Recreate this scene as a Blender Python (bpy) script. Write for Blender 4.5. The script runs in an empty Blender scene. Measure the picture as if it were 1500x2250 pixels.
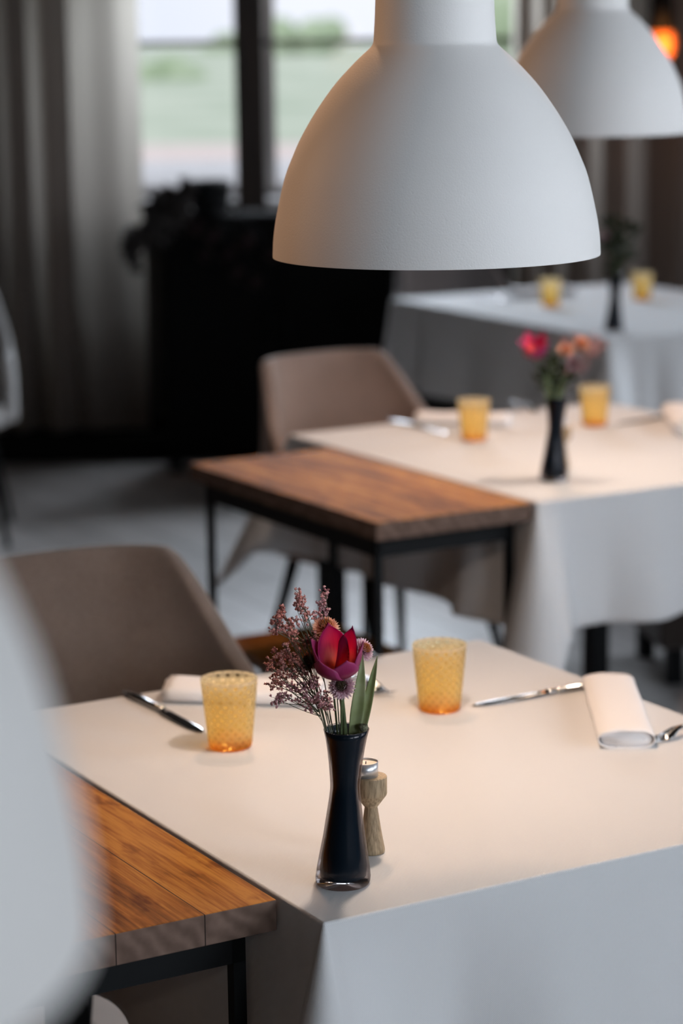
import bpy, math, random
from mathutils import Vector, Matrix, Euler
random.seed(7)
PI = math.pi
sc = bpy.context.scene
col = sc.collection
rad = math.radians

# ------------------------------------------------------------------ camera
cam_d = bpy.data.cameras.new('camera')
cam = bpy.data.objects.new('camera', cam_d)
col.objects.link(cam)
CAM = Vector((0, 0, 1.65))
PITCH, ROLL, FPX = rad(11.09), rad(0.8), 85 / 36 * 2250
fw = Vector((0, math.cos(PITCH), -math.sin(PITCH)))
up0 = Vector((0, math.sin(PITCH), math.cos(PITCH)))
r0 = Vector((1, 0, 0))
rt = r0 * math.cos(ROLL) - up0 * math.sin(ROLL)
up = up0 * math.cos(ROLL) + r0 * math.sin(ROLL)
m = Matrix((rt, up, -fw)).transposed().to_4x4()
m.translation = CAM
cam.matrix_world = m
cam_d.sensor_fit = 'VERTICAL'
cam_d.sensor_height = 36
cam_d.sensor_width = 24
cam_d.lens = 85
cam_d.clip_start = 0.05
cam_d.clip_end = 500
cam_d.dof.use_dof = True
cam_d.dof.focus_distance = 2.64
cam_d.dof.aperture_fstop = 3.6
sc.camera = cam

def at_z(px, py, z):
    d = fw + rt * ((px - 750) / FPX) - up * ((py - 1125) / FPX)
    return CAM + d * ((z - CAM.z) / d.z)
def at_y(px, py, y):
    d = fw + rt * ((px - 750) / FPX) - up * ((py - 1125) / FPX)
    return CAM + d * (y / d.y)

# ------------------------------------------------------------------ light
sc.view_settings.view_transform = 'Standard'
sc.view_settings.look = 'None'
sc.view_settings.gamma = 1
sc.view_settings.use_curve_mapping = False
sc.view_settings.exposure = 0.0

w = bpy.data.worlds.new('overcast_sky'); sc.world = w; w.use_nodes = True
wn = w.node_tree.nodes; wl = w.node_tree.links
bg = wn['Background']
tc = wn.new('ShaderNodeTexCoord'); nz = wn.new('ShaderNodeTexNoise'); cr = wn.new('ShaderNodeValToRGB')
nz.inputs['Scale'].default_value = 3.0
cr.color_ramp.elements[0].color = (0.62, 0.68, 0.78, 1); cr.color_ramp.elements[0].position = .35
cr.color_ramp.elements[1].color = (0.80, 0.83, 0.88, 1); cr.color_ramp.elements[1].position = .65
wl.new(tc.outputs['Generated'], nz.inputs['Vector']); wl.new(nz.outputs['Fac'], cr.inputs['Fac'])
wl.new(cr.outputs['Color'], bg.inputs['Color'])
bg.inputs['Strength'].default_value = 1.5

def area(name, loc, tgt, sx, sy, power, colr, spread=180):
    l = bpy.data.lights.new(name, 'AREA'); l.shape = 'RECTANGLE'; l.size = sx; l.size_y = sy
    l.energy = power; l.color = colr; l.spread = rad(spread)
    o = bpy.data.objects.new(name, l); col.objects.link(o); o.location = loc
    o.rotation_euler = (Vector(tgt) - Vector(loc)).to_track_quat('-Z', 'Y').to_euler()
    return o
def point(name, loc, power, colr, radius=.04):
    l = bpy.data.lights.new(name, 'POINT'); l.energy = power; l.color = colr; l.shadow_soft_size = radius
    o = bpy.data.objects.new(name, l); col.objects.link(o); o.location = loc
    return o
DAY = (0.80, 0.90, 1.0)
WARM = (1.0, 0.79, 0.64)
RX = 3.4       # right wall
area('daylight_right_near', (RX + .25, .2, 1.95), (.1, 2.4, 1.75), 2.0, 1.1, 22, DAY, 80)
area('daylight_right_middle', (RX + .25, 3.5, 1.95), (.5, 4.6, 1.75), 1.8, 1.1, 17, DAY, 85)
area('daylight_right_far', (RX + .25, 7.6, 1.80), (-.5, 6.3, .0), 1.8, 1.4, 16, DAY, 75)
area('daylight_back', (0, 10.23, 2.13), (-.1, 7.0, 0), 1.1, .36, 27, (.80, .90, 1.0), 100)
area('daylight_rear', (2.75, -2.75, 1.95), (.1, 2.85, 1.7), 1.0, 1.1, 13, DAY, 75)
LAMP_POWER = 12.0
sun_d = bpy.data.lights.new('sun', 'SUN'); sun_d.energy = 0.9; sun_d.angle = rad(20); sun_d.color = (1, .97, .92)
sun = bpy.data.objects.new('sun', sun_d); col.objects.link(sun); sun.rotation_euler = (rad(50), 0, rad(-25))

# ------------------------------------------------------------------ materials
def mat(name, base=(.5, .5, .5), rough=.6, metal=0, **kw):
    m = bpy.data.materials.new(name); m.use_nodes = True
    p = m.node_tree.nodes['Principled BSDF']
    p.inputs['Base Color'].default_value = (*base, 1)
    p.inputs['Roughness'].default_value = rough
    p.inputs['Metallic'].default_value = metal
    for k, v in kw.items():
        p.inputs[k.replace('_', ' ')].default_value = v
    return m
class NT:
    def __init__(s, m): s.m = m; s.n = m.node_tree.nodes; s.l = m.node_tree.links; s.p = s.n.get('Principled BSDF')
    def add(s, t, **kw):
        n = s.n.new('ShaderNode' + t)
        for k, v in kw.items():
            if hasattr(n, k) and not k[0].isupper(): setattr(n, k, v)
            else: n.inputs[k.replace('_', ' ')].default_value = v
        return n
    def math(s, op, a, b=None, c=None):
        n = s.n.new('ShaderNodeMath'); n.operation = op
        for i, v in enumerate((a, b, c)):
            if v is None: continue
            if isinstance(v, (int, float)): n.inputs[i].default_value = v
            else: s.l.new(v, n.inputs[i])
        return n.outputs[0]
    def ramp(s, fac, stops):
        n = s.n.new('ShaderNodeValToRGB'); e = n.color_ramp.elements
        while len(e) < len(stops): e.new(.5)
        for el, (p, c) in zip(e, stops): el.position = p; el.color = (*c, 1)
        s.l.new(fac, n.inputs['Fac']); return n.outputs['Color']
    def bump(s, h, strength, dist):
        b = s.n.new('ShaderNodeBump'); b.inputs['Strength'].default_value = strength; b.inputs['Distance'].default_value = dist
        s.l.new(h, b.inputs['Height']); s.l.new(b.outputs['Normal'], s.p.inputs['Normal']); return b
    def coord(s, kind='Object', scale=None):
        t = s.n.new('ShaderNodeTexCoord'); o = t.outputs[kind]
        if scale:
            mp = s.n.new('ShaderNodeMapping'); mp.inputs['Scale'].default_value = scale
            s.l.new(o, mp.inputs['Vector']); o = mp.outputs['Vector']
        return o
    def noise(s, vec, scale, detail=3, rough=.5):
        n = s.n.new('ShaderNodeTexNoise'); n.inputs['Scale'].default_value = scale
        n.inputs['Detail'].default_value = detail; n.inputs['Roughness'].default_value = rough
        s.l.new(vec, n.inputs['Vector']); return n.outputs['Fac']

def cloth_mat():
    m = mat('table_linen', (.80, .80, .80), .85, Sheen_Weight=.15); t = NT(m)
    uv = t.coord('UV')
    sep = t.add('SeparateXYZ'); t.l.new(uv, sep.inputs[0])
    k = 2 * PI / .0021
    a = t.math('SINE', t.math('MULTIPLY', sep.outputs[0], k)); b = t.math('SINE', t.math('MULTIPLY', sep.outputs[1], k))
    h = t.math('MULTIPLY', a, b)
    n = t.noise(uv, 14, 2)
    hh = t.math('ADD', t.math('MULTIPLY', h, .5), t.math('MULTIPLY', n, 3.0))
    t.bump(hh, .5, .0004)
    c = t.ramp(h, [(0, (.67, .68, .69)), (1, (.80, .80, .80))])
    t.l.new(c, t.p.inputs['Base Color'])
    return m
def napkin_mat():
    m = mat('napkin_linen', (.86, .85, .86), .8); t = NT(m)
    t.bump(t.noise(t.coord('Object'), 400, 2), .2, .0005); return m
def wood_top():
    m = mat('oiled_hardwood', (.3, .13, .05), .68, Specular_IOR_Level=.08); t = NT(m)
    oc = t.coord('Object')
    sep = t.add('SeparateXYZ'); t.l.new(oc, sep.inputs[0])
    sx_ = t.math('SUBTRACT', sep.outputs[0], .066); pl = t.math('FLOOR', t.math('DIVIDE', sx_, .103))
    wn_ = t.add('TexWhiteNoise', noise_dimensions='1D'); t.l.new(pl, wn_.inputs['W'])
    cmb = t.add('CombineXYZ'); t.l.new(t.math('ADD', sep.outputs[0], t.math('MULTIPLY', pl, 3.7)), cmb.inputs[0])
    t.l.new(sep.outputs[1], cmb.inputs[1]); t.l.new(sep.outputs[2], cmb.inputs[2])
    mp = t.add('Mapping'); mp.inputs['Scale'].default_value = (14, 1.6, 14); t.l.new(cmb.outputs[0], mp.inputs['Vector'])
    g1 = t.noise(mp.outputs[0], 2.2, 5, .6)
    mp2 = t.add('Mapping'); mp2.inputs['Scale'].default_value = (160, 6, 160); t.l.new(cmb.outputs[0], mp2.inputs['Vector'])
    g2 = t.noise(mp2.outputs[0], 2, 3)
    f = t.math('ADD', t.math('MULTIPLY', g1, .7), t.math('MULTIPLY', g2, .3))
    f = t.math('ADD', f, t.math('MULTIPLY', t.math('SUBTRACT', wn_.outputs['Value'], .5), .10))
    c = t.ramp(f, [(.36, (.10, .032, .006)), (.49, (.25, .092, .014)), (.60, (.38, .165, .032))])
    # dark water marks and knots
    mp3 = t.add('Mapping'); mp3.inputs['Scale'].default_value = (24, 7, 24); t.l.new(oc, mp3.inputs['Vector'])
    sp = t.noise(mp3.outputs[0], 1.5, 3, .6)
    s2 = t.ramp(sp, [(.58, (1, 1, 1)), (.70, (.42, .28, .18))])
    mx = t.add('MixRGB', blend_type='MULTIPLY'); mx.inputs['Fac'].default_value = .8
    t.l.new(c, mx.inputs[1]); t.l.new(s2, mx.inputs[2])
    # seams
    fr = t.math('ABSOLUTE', t.math('SUBTRACT', t.math('FRACT', t.math('ADD', t.math('DIVIDE', sx_, .103), .5)), .5))
    seam = t.math('LESS_THAN', fr, .006)
    mx2 = t.add('MixRGB'); mx2.inputs[2].default_value = (.02, .01, .006, 1)
    t.l.new(seam, mx2.inputs['Fac']); t.l.new(mx.outputs[0], mx2.inputs[1])
    # end grain on the short faces
    gm = t.add('NewGeometry'); tc2 = t.n.new('ShaderNodeTexCoord'); sn = t.add('SeparateXYZ'); t.l.new(tc2.outputs['Normal'], sn.inputs[0])
    side = t.math('LESS_THAN', t.math('ABSOLUTE', sn.outputs[2]), .5)
    wv = t.n.new('ShaderNodeTexWave'); wv.inputs['Scale'].default_value = 15; wv.inputs['Distortion'].default_value = 9; wv.inputs['Detail'].default_value = 2
    mp4 = t.add('Mapping'); mp4.inputs['Rotation'].default_value = (0, .7, 0); t.l.new(cmb.outputs[0], mp4.inputs['Vector']); t.l.new(mp4.outputs[0], wv.inputs['Vector'])
    eg = t.ramp(t.math('ADD', t.math('MULTIPLY', wv.outputs['Fac'], .25), t.math('MULTIPLY', t.noise(cmb.outputs[0], 40, 4), .75)), [(.25, (.10, .065, .05)), (.75, (.21, .14, .11))])
    mx3 = t.add('MixRGB'); t.l.new(side, mx3.inputs['Fac']); t.l.new(mx2.outputs[0], mx3.inputs[1]); t.l.new(eg, mx3.inputs[2])
    mx4 = t.add('MixRGB'); mx4.inputs[2].default_value = (.015, .01, .008, 1)
    t.l.new(seam, mx4.inputs['Fac']); t.l.new(mx3.outputs[0], mx4.inputs[1])
    t.l.new(mx4.outputs[0], t.p.inputs['Base Color'])
    t.bump(f, .15, .001)
    return m
def light_wood():
    m = mat('turned_pale_wood', (.45, .33, .2), .7); t = NT(m)
    c = t.coord('Object', (260, 260, 30)); f = t.noise(c, 1.5, 4, .6)
    t.l.new(t.ramp(f, [(.3, (.17, .115, .06)), (.65, (.46, .34, .21))]), t.p.inputs['Base Color']); t.bump(f, .3, .001); return m
def fabric(name, a, b):
    m = mat(name, a, .95, Sheen_Weight=.3); t = NT(m)
    f = t.math('ADD', t.math('MULTIPLY', t.noise(t.coord('Object'), 350, 2), .6), t.math('MULTIPLY', t.noise(t.coord('Object'), 9, 3), .4))
    t.l.new(t.ramp(f, [(.35, a), (.65, b)]), t.p.inputs['Base Color']); t.bump(f, .4, .002); return m
def lamp_paint():
    m = mat('powder_coated_white', (.87, .85, .825), .62); t = NT(m)
    oc = t.coord('Object')
    n1 = t.noise(oc, 480, 2, .5); n2 = t.noise(oc, 170, 1)
    pit = t.ramp(n2, [(.70, (1, 1, 1)), (.76, (0, 0, 0))])
    rgb = t.add('RGBToBW'); t.l.new(pit, rgb.inputs[0])
    t.bump(t.math('ADD', n1, t.math('MULTIPLY', rgb.outputs[0], .5)), .22, .0012)
    return m
def curtain_mat():
    m = mat('heavy_curtain', (.27, .23, .21), .9); t = NT(m)
    tr = t.add('BsdfTranslucent'); tr.inputs['Color'].default_value = (.70, .65, .57, 1)
    mx = t.add('MixShader'); mx.inputs[0].default_value = .55
    out = t.n['Material Output']
    t.l.new(t.p.outputs[0], mx.inputs[1]); t.l.new(tr.outputs[0], mx.inputs[2]); t.l.new(mx.outputs[0], out.inputs[0])
    t.bump(t.noise(t.coord('Object'), 300, 2), .2, .001); return m
def pane_mat():
    m = bpy.data.materials.new('window_glass'); m.use_nodes = True; t = NT(m); t.n.remove(t.p)
    a = t.add('BsdfTransparent'); a.inputs[0].default_value = (.97, .96, .965, 1); b = t.add('BsdfGlossy'); b.inputs['Roughness'].default_value = .02
    mx = t.add('MixShader'); mx.inputs[0].default_value = .05
    t.l.new(a.outputs[0], mx.inputs[1]); t.l.new(b.outputs[0], mx.inputs[2]); t.l.new(mx.outputs[0], t.n['Material Output'].inputs[0]); return m
def amber_mat():
    # pressed amber glass: pale frosted lattice around small clear facets, colour deepening to the thick foot
    m = bpy.data.materials.new('amber_pressed_glass'); m.use_nodes = True; t = NT(m); t.n.remove(t.p)
    uv = t.coord('UV'); sep = t.add('SeparateXYZ'); t.l.new(uv, sep.inputs[0])
    u = t.math('MULTIPLY', sep.outputs[0], 17.0); v = t.math('MULTIPLY', sep.outputs[1], 7.5)
    def tri(x): return t.math('MULTIPLY', t.math('ABSOLUTE', t.math('SUBTRACT', t.math('FRACT', x), .5)), 2)
    d1 = tri(t.math('ADD', u, v)); d2 = tri(t.math('SUBTRACT', u, v))
    cell = t.math('MAXIMUM', d1, d2)
    facet = t.add('MapRange'); facet.inputs['From Min'].default_value = .62; facet.inputs['From Max'].default_value = .42
    t.l.new(cell, facet.inputs['Value'])
    tint = t.ramp(sep.outputs[1], [(0.0, (.94, .42, .04)), (.05, (.98, .62, .20)), (.16, (1, .90, .56)), (.6, (1, .91, .64)), (1, (.99, .92, .74))])
    body = t.ramp(sep.outputs[1], [(0.0, (.90, .34, .03)), (.06, (.98, .60, .16)), (.2, (1, .86, .52)), (.8, (.97, .82, .52)), (1, (.94, .85, .66))])
    tp = t.add('BsdfTransparent'); t.l.new(tint, tp.inputs[0])
    tl = t.add('BsdfTranslucent'); t.l.new(body, tl.inputs[0])
    df = t.add('BsdfDiffuse'); t.l.new(body, df.inputs[0])
    gl = t.add('BsdfGlossy'); gl.inputs['Roughness'].default_value = .12
    m1 = t.add('MixShader'); m1.inputs[0].default_value = .22; t.l.new(tl.outputs[0], m1.inputs[1]); t.l.new(df.outputs[0], m1.inputs[2])
    vh = t.add('MapRange'); vh.inputs['From Min'].default_value = .2; vh.inputs['From Max'].default_value = .95; vh.inputs['To Min'].default_value = .16; vh.inputs['To Max'].default_value = .46
    t.l.new(sep.outputs[1], vh.inputs['Value'])
    fac = t.math('ADD', t.math('MULTIPLY', facet.outputs[0], vh.outputs[0]), .52)
    fac = t.math('MULTIPLY', fac, t.math('SUBTRACT', 1, t.math('MULTIPLY', t.math('GREATER_THAN', sep.outputs[1], .965), .55)))
    m2 = t.add('MixShader'); t.l.new(fac, m2.inputs[0]); t.l.new(m1.outputs[0], m2.inputs[1]); t.l.new(tp.outputs[0], m2.inputs[2])
    lw = t.add('LayerWeight'); lw.inputs[0].default_value = .2
    m3 = t.add('MixShader'); t.l.new(t.math('MULTIPLY', lw.outputs['Fresnel'], .45), m3.inputs[0]); t.l.new(m2.outputs[0], m3.inputs[1]); t.l.new(gl.outputs[0], m3.inputs[2])
    b = t.n.new('ShaderNodeBump'); b.inputs['Strength'].default_value = .6; b.inputs['Distance'].default_value = .001
    t.l.new(cell, b.inputs['Height']); t.l.new(b.outputs[0], gl.inputs['Normal']); t.l.new(b.outputs[0], df.inputs['Normal'])
    t.l.new(m3.outputs[0], t.n['Material Output'].inputs[0]); return m
def clear_shell():
    m = bpy.data.materials.new('clear_smoky_glass'); m.use_nodes = True; t = NT(m); t.n.remove(t.p)
    a = t.add('BsdfTransparent'); a.inputs[0].default_value = (.62, .60, .61, 1)
    b = t.add('BsdfGlossy'); b.inputs['Roughness'].default_value = .04
    lw = t.add('LayerWeight'); lw.inputs[0].default_value = .12
    mx = t.add('MixShader'); t.l.new(t.math('MULTIPLY', lw.outputs['Fresnel'], .6), mx.inputs[0])
    t.l.new(a.outputs[0], mx.inputs[1]); t.l.new(b.outputs[0], mx.inputs[2]); t.l.new(mx.outputs[0], t.n['Material Output'].inputs[0]); return m
def leafy(name, c1, c2, trans=.25, rough=.55, axis='Object', scale=60):
    m = mat(name, c1, rough); t = NT(m)
    t.l.new(t.ramp(t.noise(t.coord(axis), scale, 3), [(.35, c1), (.65, c2)]), t.p.inputs['Base Color'])
    if trans:
        tr = t.add('BsdfTranslucent'); tr.inputs[0].default_value = (*c2, 1)
        mx = t.add('MixShader'); mx.inputs[0].default_value = trans
        t.l.new(t.p.outputs[0], mx.inputs[1]); t.l.new(tr.outputs[0], mx.inputs[2]); t.l.new(mx.outputs[0], t.n['Material Output'].inputs[0])
    return m
def petal_mat(name, stops, trans=.4):
    m = mat(name, stops[-1][1], .42); t = NT(m)
    uv = t.coord('UV'); sep = t.add('SeparateXYZ'); t.l.new(uv, sep.inputs[0])
    st = t.noise(t.coord('UV', (30, 1.2, 1)), 2, 3)
    f = t.math('ADD', sep.outputs[1], t.math('MULTIPLY', t.math('SUBTRACT', st, .5), .30))
    edge = t.math('MULTIPLY', t.math('POWER', t.math('ABSOLUTE', t.math('SUBTRACT', sep.outputs[0], .5)), 2), 2.6)
    f = t.math('ADD', f, edge)
    c = t.ramp(f, stops); t.l.new(c, t.p.inputs['Base Color'])
    tr = t.add('BsdfTranslucent'); t.l.new(c, tr.inputs[0])
    mx = t.add('MixShader'); mx.inputs[0].default_value = trans
    t.l.new(t.p.outputs[0], mx.inputs[1]); t.l.new(tr.outputs[0], mx.inputs[2]); t.l.new(mx.outputs[0], t.n['Material Output'].inputs[0])
    t.bump(st, .3, .0005); return m
def noisy(name, a, b, scale, rough=.8, bump=.2, dist=.002, axis='Object', vs=None):
    m = mat(name, a, rough); t = NT(m); f = t.noise(t.coord(axis, vs), scale, 4)
    t.l.new(t.ramp(f, [(.35, a), (.65, b)]), t.p.inputs['Base Color'])
    if bump: t.bump(f, bump, dist)
    return m
def floor_mat():
    m = mat('grey_oak_floor', (.2, .19, .18), .33); t = NT(m)
    oc = t.coord('Object', (1, 1, 1)); br = t.n.new('ShaderNodeTexBrick')
    br.inputs['Scale'].default_value = 1; br.inputs['Brick Width'].default_value = 1.6; br.inputs['Row Height'].default_value = .18
    br.inputs['Mortar Size'].default_value = .003
    br.inputs['Color1'].default_value = (.58, .56, .55, 1); br.inputs['Color2'].default_value = (.48, .46, .45, 1); br.inputs['Mortar'].default_value = (.10, .10, .10, 1)
    mp = t.add('Mapping'); mp.inputs['Rotation'].default_value = (0, 0, rad(62)); t.l.new(oc, mp.inputs['Vector']); t.l.new(mp.outputs[0], br.inputs['Vector'])
    n = t.noise(oc, 6, 4)
    mx = t.add('MixRGB', blend_type='MULTIPLY'); mx.inputs[0].default_value = .5
    t.l.new(br.outputs['Color'], mx.inputs[1]); t.l.new(t.ramp(n, [(.3, (.6, .6, .6)), (.7, (1, 1, 1))]), mx.inputs[2])
    t.l.new(mx.outputs[0], t.p.inputs['Base Color']); t.bump(n, .1, .002); return m
def emit(name, c, s):
    return mat(name, c, .5, Emission_Color=(*c, 1), Emission_Strength=s)

M = dict(
    cloth=cloth_mat(), napkin=napkin_mat(), wood=wood_top(), holder=light_wood(),
    taupe=fabric('taupe_wool', (.09, .065, .052), (.15, .113, .093)), rose=fabric('rosy_taupe_wool', (.22, .15, .118), (.31, .215, .172)),
    darkfab=fabric('dark_brown_wool', (.03, .022, .018), (.06, .045, .038)), pale=fabric('pale_grey_wool', (.5, .49, .48), (.6, .59, .58)), greyt=fabric('grey_taupe_wool', (.15, .13, .125), (.21, .185, .175)),
    lamp=lamp_paint(), lamp_in=mat('lamp_inner_white', (.85, .83, .8), .6), curtain=curtain_mat(), pane=pane_mat(), amber=amber_mat(), shell=clear_shell(),
    core=mat('navy_glass', (.013, .028, .044), .24, Coat_Weight=.6, Coat_Roughness=.05), black=mat('black_steel', (.004, .005, .006), .6, Specular_IOR_Level=.2),
    steel=mat('polished_steel', (  .50, .50, .50), .06, 1.0), wax=mat('candle_wax', (.9, .80, .68), .5, Subsurface_Weight=.3, Subsurface_Radius=(.01, .006, .003)),
    cup=mat('aluminium_cup', (.72, .73, .75), .35, .8), wick=mat('burnt_wick', (.02, .02, .02), .9),
    bulb=emit('lit_bulb', (1, .72, .42), 6), wall=noisy('grey_plaster', (.10, .095, .09), (.14, .13, .125), 3), wallw=noisy('timber_panelling', (.10, .05, .025), (.16, .085, .045), 2, vs=(8, 8, 1)),
    ceil=noisy('dark_beam_ceiling', (.05, .04, .035), (.09, .07, .06), 2), floor=floor_mat(), darkwood=noisy('dark_timber', (.02, .012, .008), (.045, .026, .016), 4, .5, vs=(6, 6, 1)),
    frame=noisy('painted_window_frame', (.45, .44, .42), (.5, .49, .47), 5, .5), sill=noisy('pale_stone_sill', (.85, .85, .85), (.9, .9, .9), 6, .6), plinth=mat('black_plinth', (.004, .004, .004), .9, Specular_IOR_Level=.15),
    cabinet=mat('matt_black_paint', (.003, .003, .003), .9, Specular_IOR_Level=.15), socket=mat('white_socket', (.7, .7, .7), .5), cord=mat('white_cord', (.6, .6, .6), .6),
    tulip_in=petal_mat('tulip_petal_inner', [(.05, (1, .66, .26)), (.34, (.98, .32, .24)), (.60, (.78, .08, .18)), (1, (.50, .02, .16))], .58),
    tulip_out=petal_mat('tulip_petal_outer', [(.0, (.50, .06, .14)), (.25, (.30, .012, .07)), (.65, (.32, .014, .10)), (1, (.46, .05, .19))], .30),
    leaf=leafy('tulip_leaf_green', (.22, .27, .10), (.36, .40, .22), .2, scale=40), stem=leafy('stem_green', (.05, .075, .025), (.10, .13, .05), 0), thin=leafy('wiry_stem', (.05, .06, .03), (.12, .12, .07), 0),
    mum=petal_mat('mum_petal_mauve', [(.1, (.22, .05, .08)), (.5, (.55, .25, .32)), (.95, (.88, .68, .74))], .25),
    mumo=petal_mat('mum_petal_apricot', [(.1, (.30, .06, .02)), (.5, (.72, .28, .14)), (.95, (.92, .60, .46))], .25),
    mumd=petal_mat('mum_petal_dark', [(0, (.05, .012, .01)), (.6, (.16, .04, .02)), (1, (.34, .12, .06))], .15),
    eye=noisy('mum_centre_rust', (.28, .07, .015), (.50, .16, .03), 500, .8, .5), eyed=noisy('mum_centre_brown', (.03, .015, .01), (.10, .06, .02), 500, .8, .5),
    statice=noisy('dried_statice_pink', (.26, .06, .055), (.74, .36, .31), 260, .8, 0), statice2=noisy('dried_statice_mauve', (.30, .09, .11), (.74, .44, .46), 260, .8, 0),
    bud=noisy('withered_bud', (.05, .055, .03), (.20, .20, .12), 400, .8, .6), foliage=leafy('dark_foliage', (.018, .03, .012), (.05, .07, .028), .15),
    deadleaf=leafy('dried_dark_leaf', (.010, .009, .008), (.028, .02, .018), .05), deadflower=noisy('dried_red_flower', (.02, .010, .011), (.06, .030, .032), 30, .9, .4),
    grass=noisy('meadow_grass', (.42, .50, .38), (.56, .62, .50), .3, .9, 0, axis='Object'), path=noisy('pale_gravel', (.66, .56, .52), (.74, .66, .62), 3, .9, 0),
    bush=noisy('light_bush_leaves', (.34, .44, .28), (.47, .56, .40), 1.5, .9, .3, .1), glow=emit('amber_glow', (1, .24, .04), .55),
)

# ------------------------------------------------------------------ builders
def obj(name, V, F, material, parent=None, uv=None, smooth=True, loc=None):
    me = bpy.data.meshes.new(name); me.from_pydata([tuple(v) for v in V], [], F); me.update()
    if smooth:
        for p in me.polygons: p.use_smooth = True
    if uv:
        l = me.uv_layers.new(name='UVMap')
        for lp in me.loops: l.data[lp.index].uv = uv[lp.vertex_index]
    me.materials.append(M[material] if isinstance(material, str) else material)
    o = bpy.data.objects.new(name, me); col.objects.link(o)
    if parent: o.parent = parent
    if loc: o.location = loc
    return o
def tag(o, label=None, cat=None, group=None, kind=None):
    if label: o['label'] = label
    if cat: o['category'] = cat
    if group: o['group'] = group
    if kind: o['kind'] = kind
    return o
def thing(name, label, cat, loc=(0, 0, 0), rz=0, group=None):
    o = bpy.data.objects.new(name, None); o.empty_display_size = .05; col.objects.link(o)
    o.location = loc; o.rotation_euler = (0, 0, rz); return tag(o, label, cat, group)
def dup(o, label=None, loc=None, rz=None, group=None, parent=None):
    c = o.copy(); col.objects.link(c); c.parent = parent
    for ch in list(o.children): dup(ch, parent=c)
    if label: c['label'] = label
    if group: c['group'] = group
    if loc is not None: c.location = loc
    if rz is not None: c.rotation_euler = (0, 0, rz)
    return c
class MB:
    def __init__(s): s.V = []; s.F = []; s.U = []
    def add(s, V, F, U=None):
        b = len(s.V); s.V += [Vector(v) for v in V]; s.F += [tuple(i + b for i in f) for f in F]
        s.U += U if U else [(0, 0)] * len(V); return s
    def box(s, a, b, mtx=None):
        (x0, y0, z0), (x1, y1, z1) = a, b
        V = [Vector(p) for p in ((x0, y0, z0), (x1, y0, z0), (x1, y1, z0), (x0, y1, z0), (x0, y0, z1), (x1, y0, z1), (x1, y1, z1), (x0, y1, z1))]
        if mtx: V = [mtx @ v for v in V]
        return s.add(V, [(0, 3, 2, 1), (4, 5, 6, 7), (0, 1, 5, 4), (1, 2, 6, 5), (2, 3, 7, 6), (3, 0, 4, 7)])
    def lathe(s, prof, n=64, shear=(0, 0), closed=False):
        V = []; F = []; U = []
        H = max(p[1] for p in prof) or 1
        for i in range(n + 1):
            a = 2 * PI * i / n
            for r, z in prof:
                V.append((r * math.cos(a) + shear[0] * z, r * math.sin(a) + shear[1] * z, z)); U.append((i / n, z / H))
        k = len(prof)
        for i in range(n):
            for j in range(k - 1):
                F.append((i * k + j, (i + 1) * k + j, (i + 1) * k + j + 1, i * k + j + 1))
        return s.add(V, F, U)
    def tube(s, pts, rs, n=6, cap=True):
        pts = [Vector(p) for p in pts]
        if isinstance(rs, (int, float)): rs = [rs] * len(pts)
        V = []; F = []
        for i, p in enumerate(pts):
            d = (pts[min(i + 1, len(pts) - 1)] - pts[max(i - 1, 0)])
            d = d.normalized() if d.length > 1e-9 else Vector((0, 0, 1))
            a = d.orthogonal().normalized() if i == 0 else (pa - d * pa.dot(d)).normalized()
            pa = a; b = d.cross(a)
            for k in range(n):
                t = 2 * PI * k / n; V.append(p + (a * math.cos(t) + b * math.sin(t)) * rs[i])
        for i in range(len(pts) - 1):
            for k in range(n):
                F.append((i * n + k, i * n + (k + 1) % n, (i + 1) * n + (k + 1) % n, (i + 1) * n + k))
        if cap: F.append(tuple(range(n - 1, -1, -1))); F.append(tuple((len(pts) - 1) * n + k for k in range(n)))
        return s.add(V, F)
    def build(s, name, material, parent=None, smooth=True, loc=None):
        return obj(name, s.V, s.F, material, parent, s.U, smooth, loc)
def bevel(o, w, seg=2):
    b = o.modifiers.new('bevel', 'BEVEL'); b.width = w; b.segments = seg; b.limit_method = 'ANGLE'; return o
def subsurf(o, n=2):
    b = o.modifiers.new('subsurf', 'SUBSURF'); b.levels = n; b.render_levels = n; return o
def solidify(o, t, off=-1):
    b = o.modifiers.new('solidify', 'SOLIDIFY'); b.thickness = t; b.offset = off; return o
def bez(a, b, c, n=10):
    a, b, c = Vector(a), Vector(b), Vector(c)
    return [a * (1 - t) ** 2 + b * 2 * t * (1 - t) + c * t * t for t in [i / n for i in range(n + 1)]]
def smooth01(x):
    x = max(0, min(1, x)); return x * x * (3 - 2 * x)

# ------------------------------------------------------------------ room
def struct(name, mb, mtl, smooth=False): return tag(mb.build(name, mtl, smooth=smooth), kind='structure')
LX, YB, YF, H = -3.6, -2.5, 10.05, 2.75
struct('floor', MB().box((LX - .2, YB - .2, -.1), (RX + .2, YF + .2, 0)), 'floor')
struct('ceiling', MB().box((LX - .2, YB - .2, H), (RX + .2, YF + .2, H + .15)), 'ceil')
struct('wall_left', MB().box((LX - .2, YB - .2, 0), (LX, YF + .2, H)), 'wallw')
WX0, WX1, WZ0, WZ1 = -1.03, .80, 1.01, 2.35       # window in the back wall
struct('wall_back', MB().box((LX, YF, 0), (RX, YF + .2, WZ0 - .001)).box((LX, YF, WZ1), (RX, YF + .2, H)).box((LX, YF, WZ0), (WX0, YF + .2, WZ1)).box((WX1, YF, WZ0), (RX, YF + .2, WZ1)), 'wall')
wr = MB().box((RX, YB, 0), (RX + .2, YF, .95)).box((RX, YB, 2.5), (RX + .2, YF, H))
for a, b in ((YB, -.9), (1.3, 2.5), (4.5, 6.6), (8.6, YF)): wr.box((RX, a, .95), (RX + .2, b, 2.5))
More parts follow.
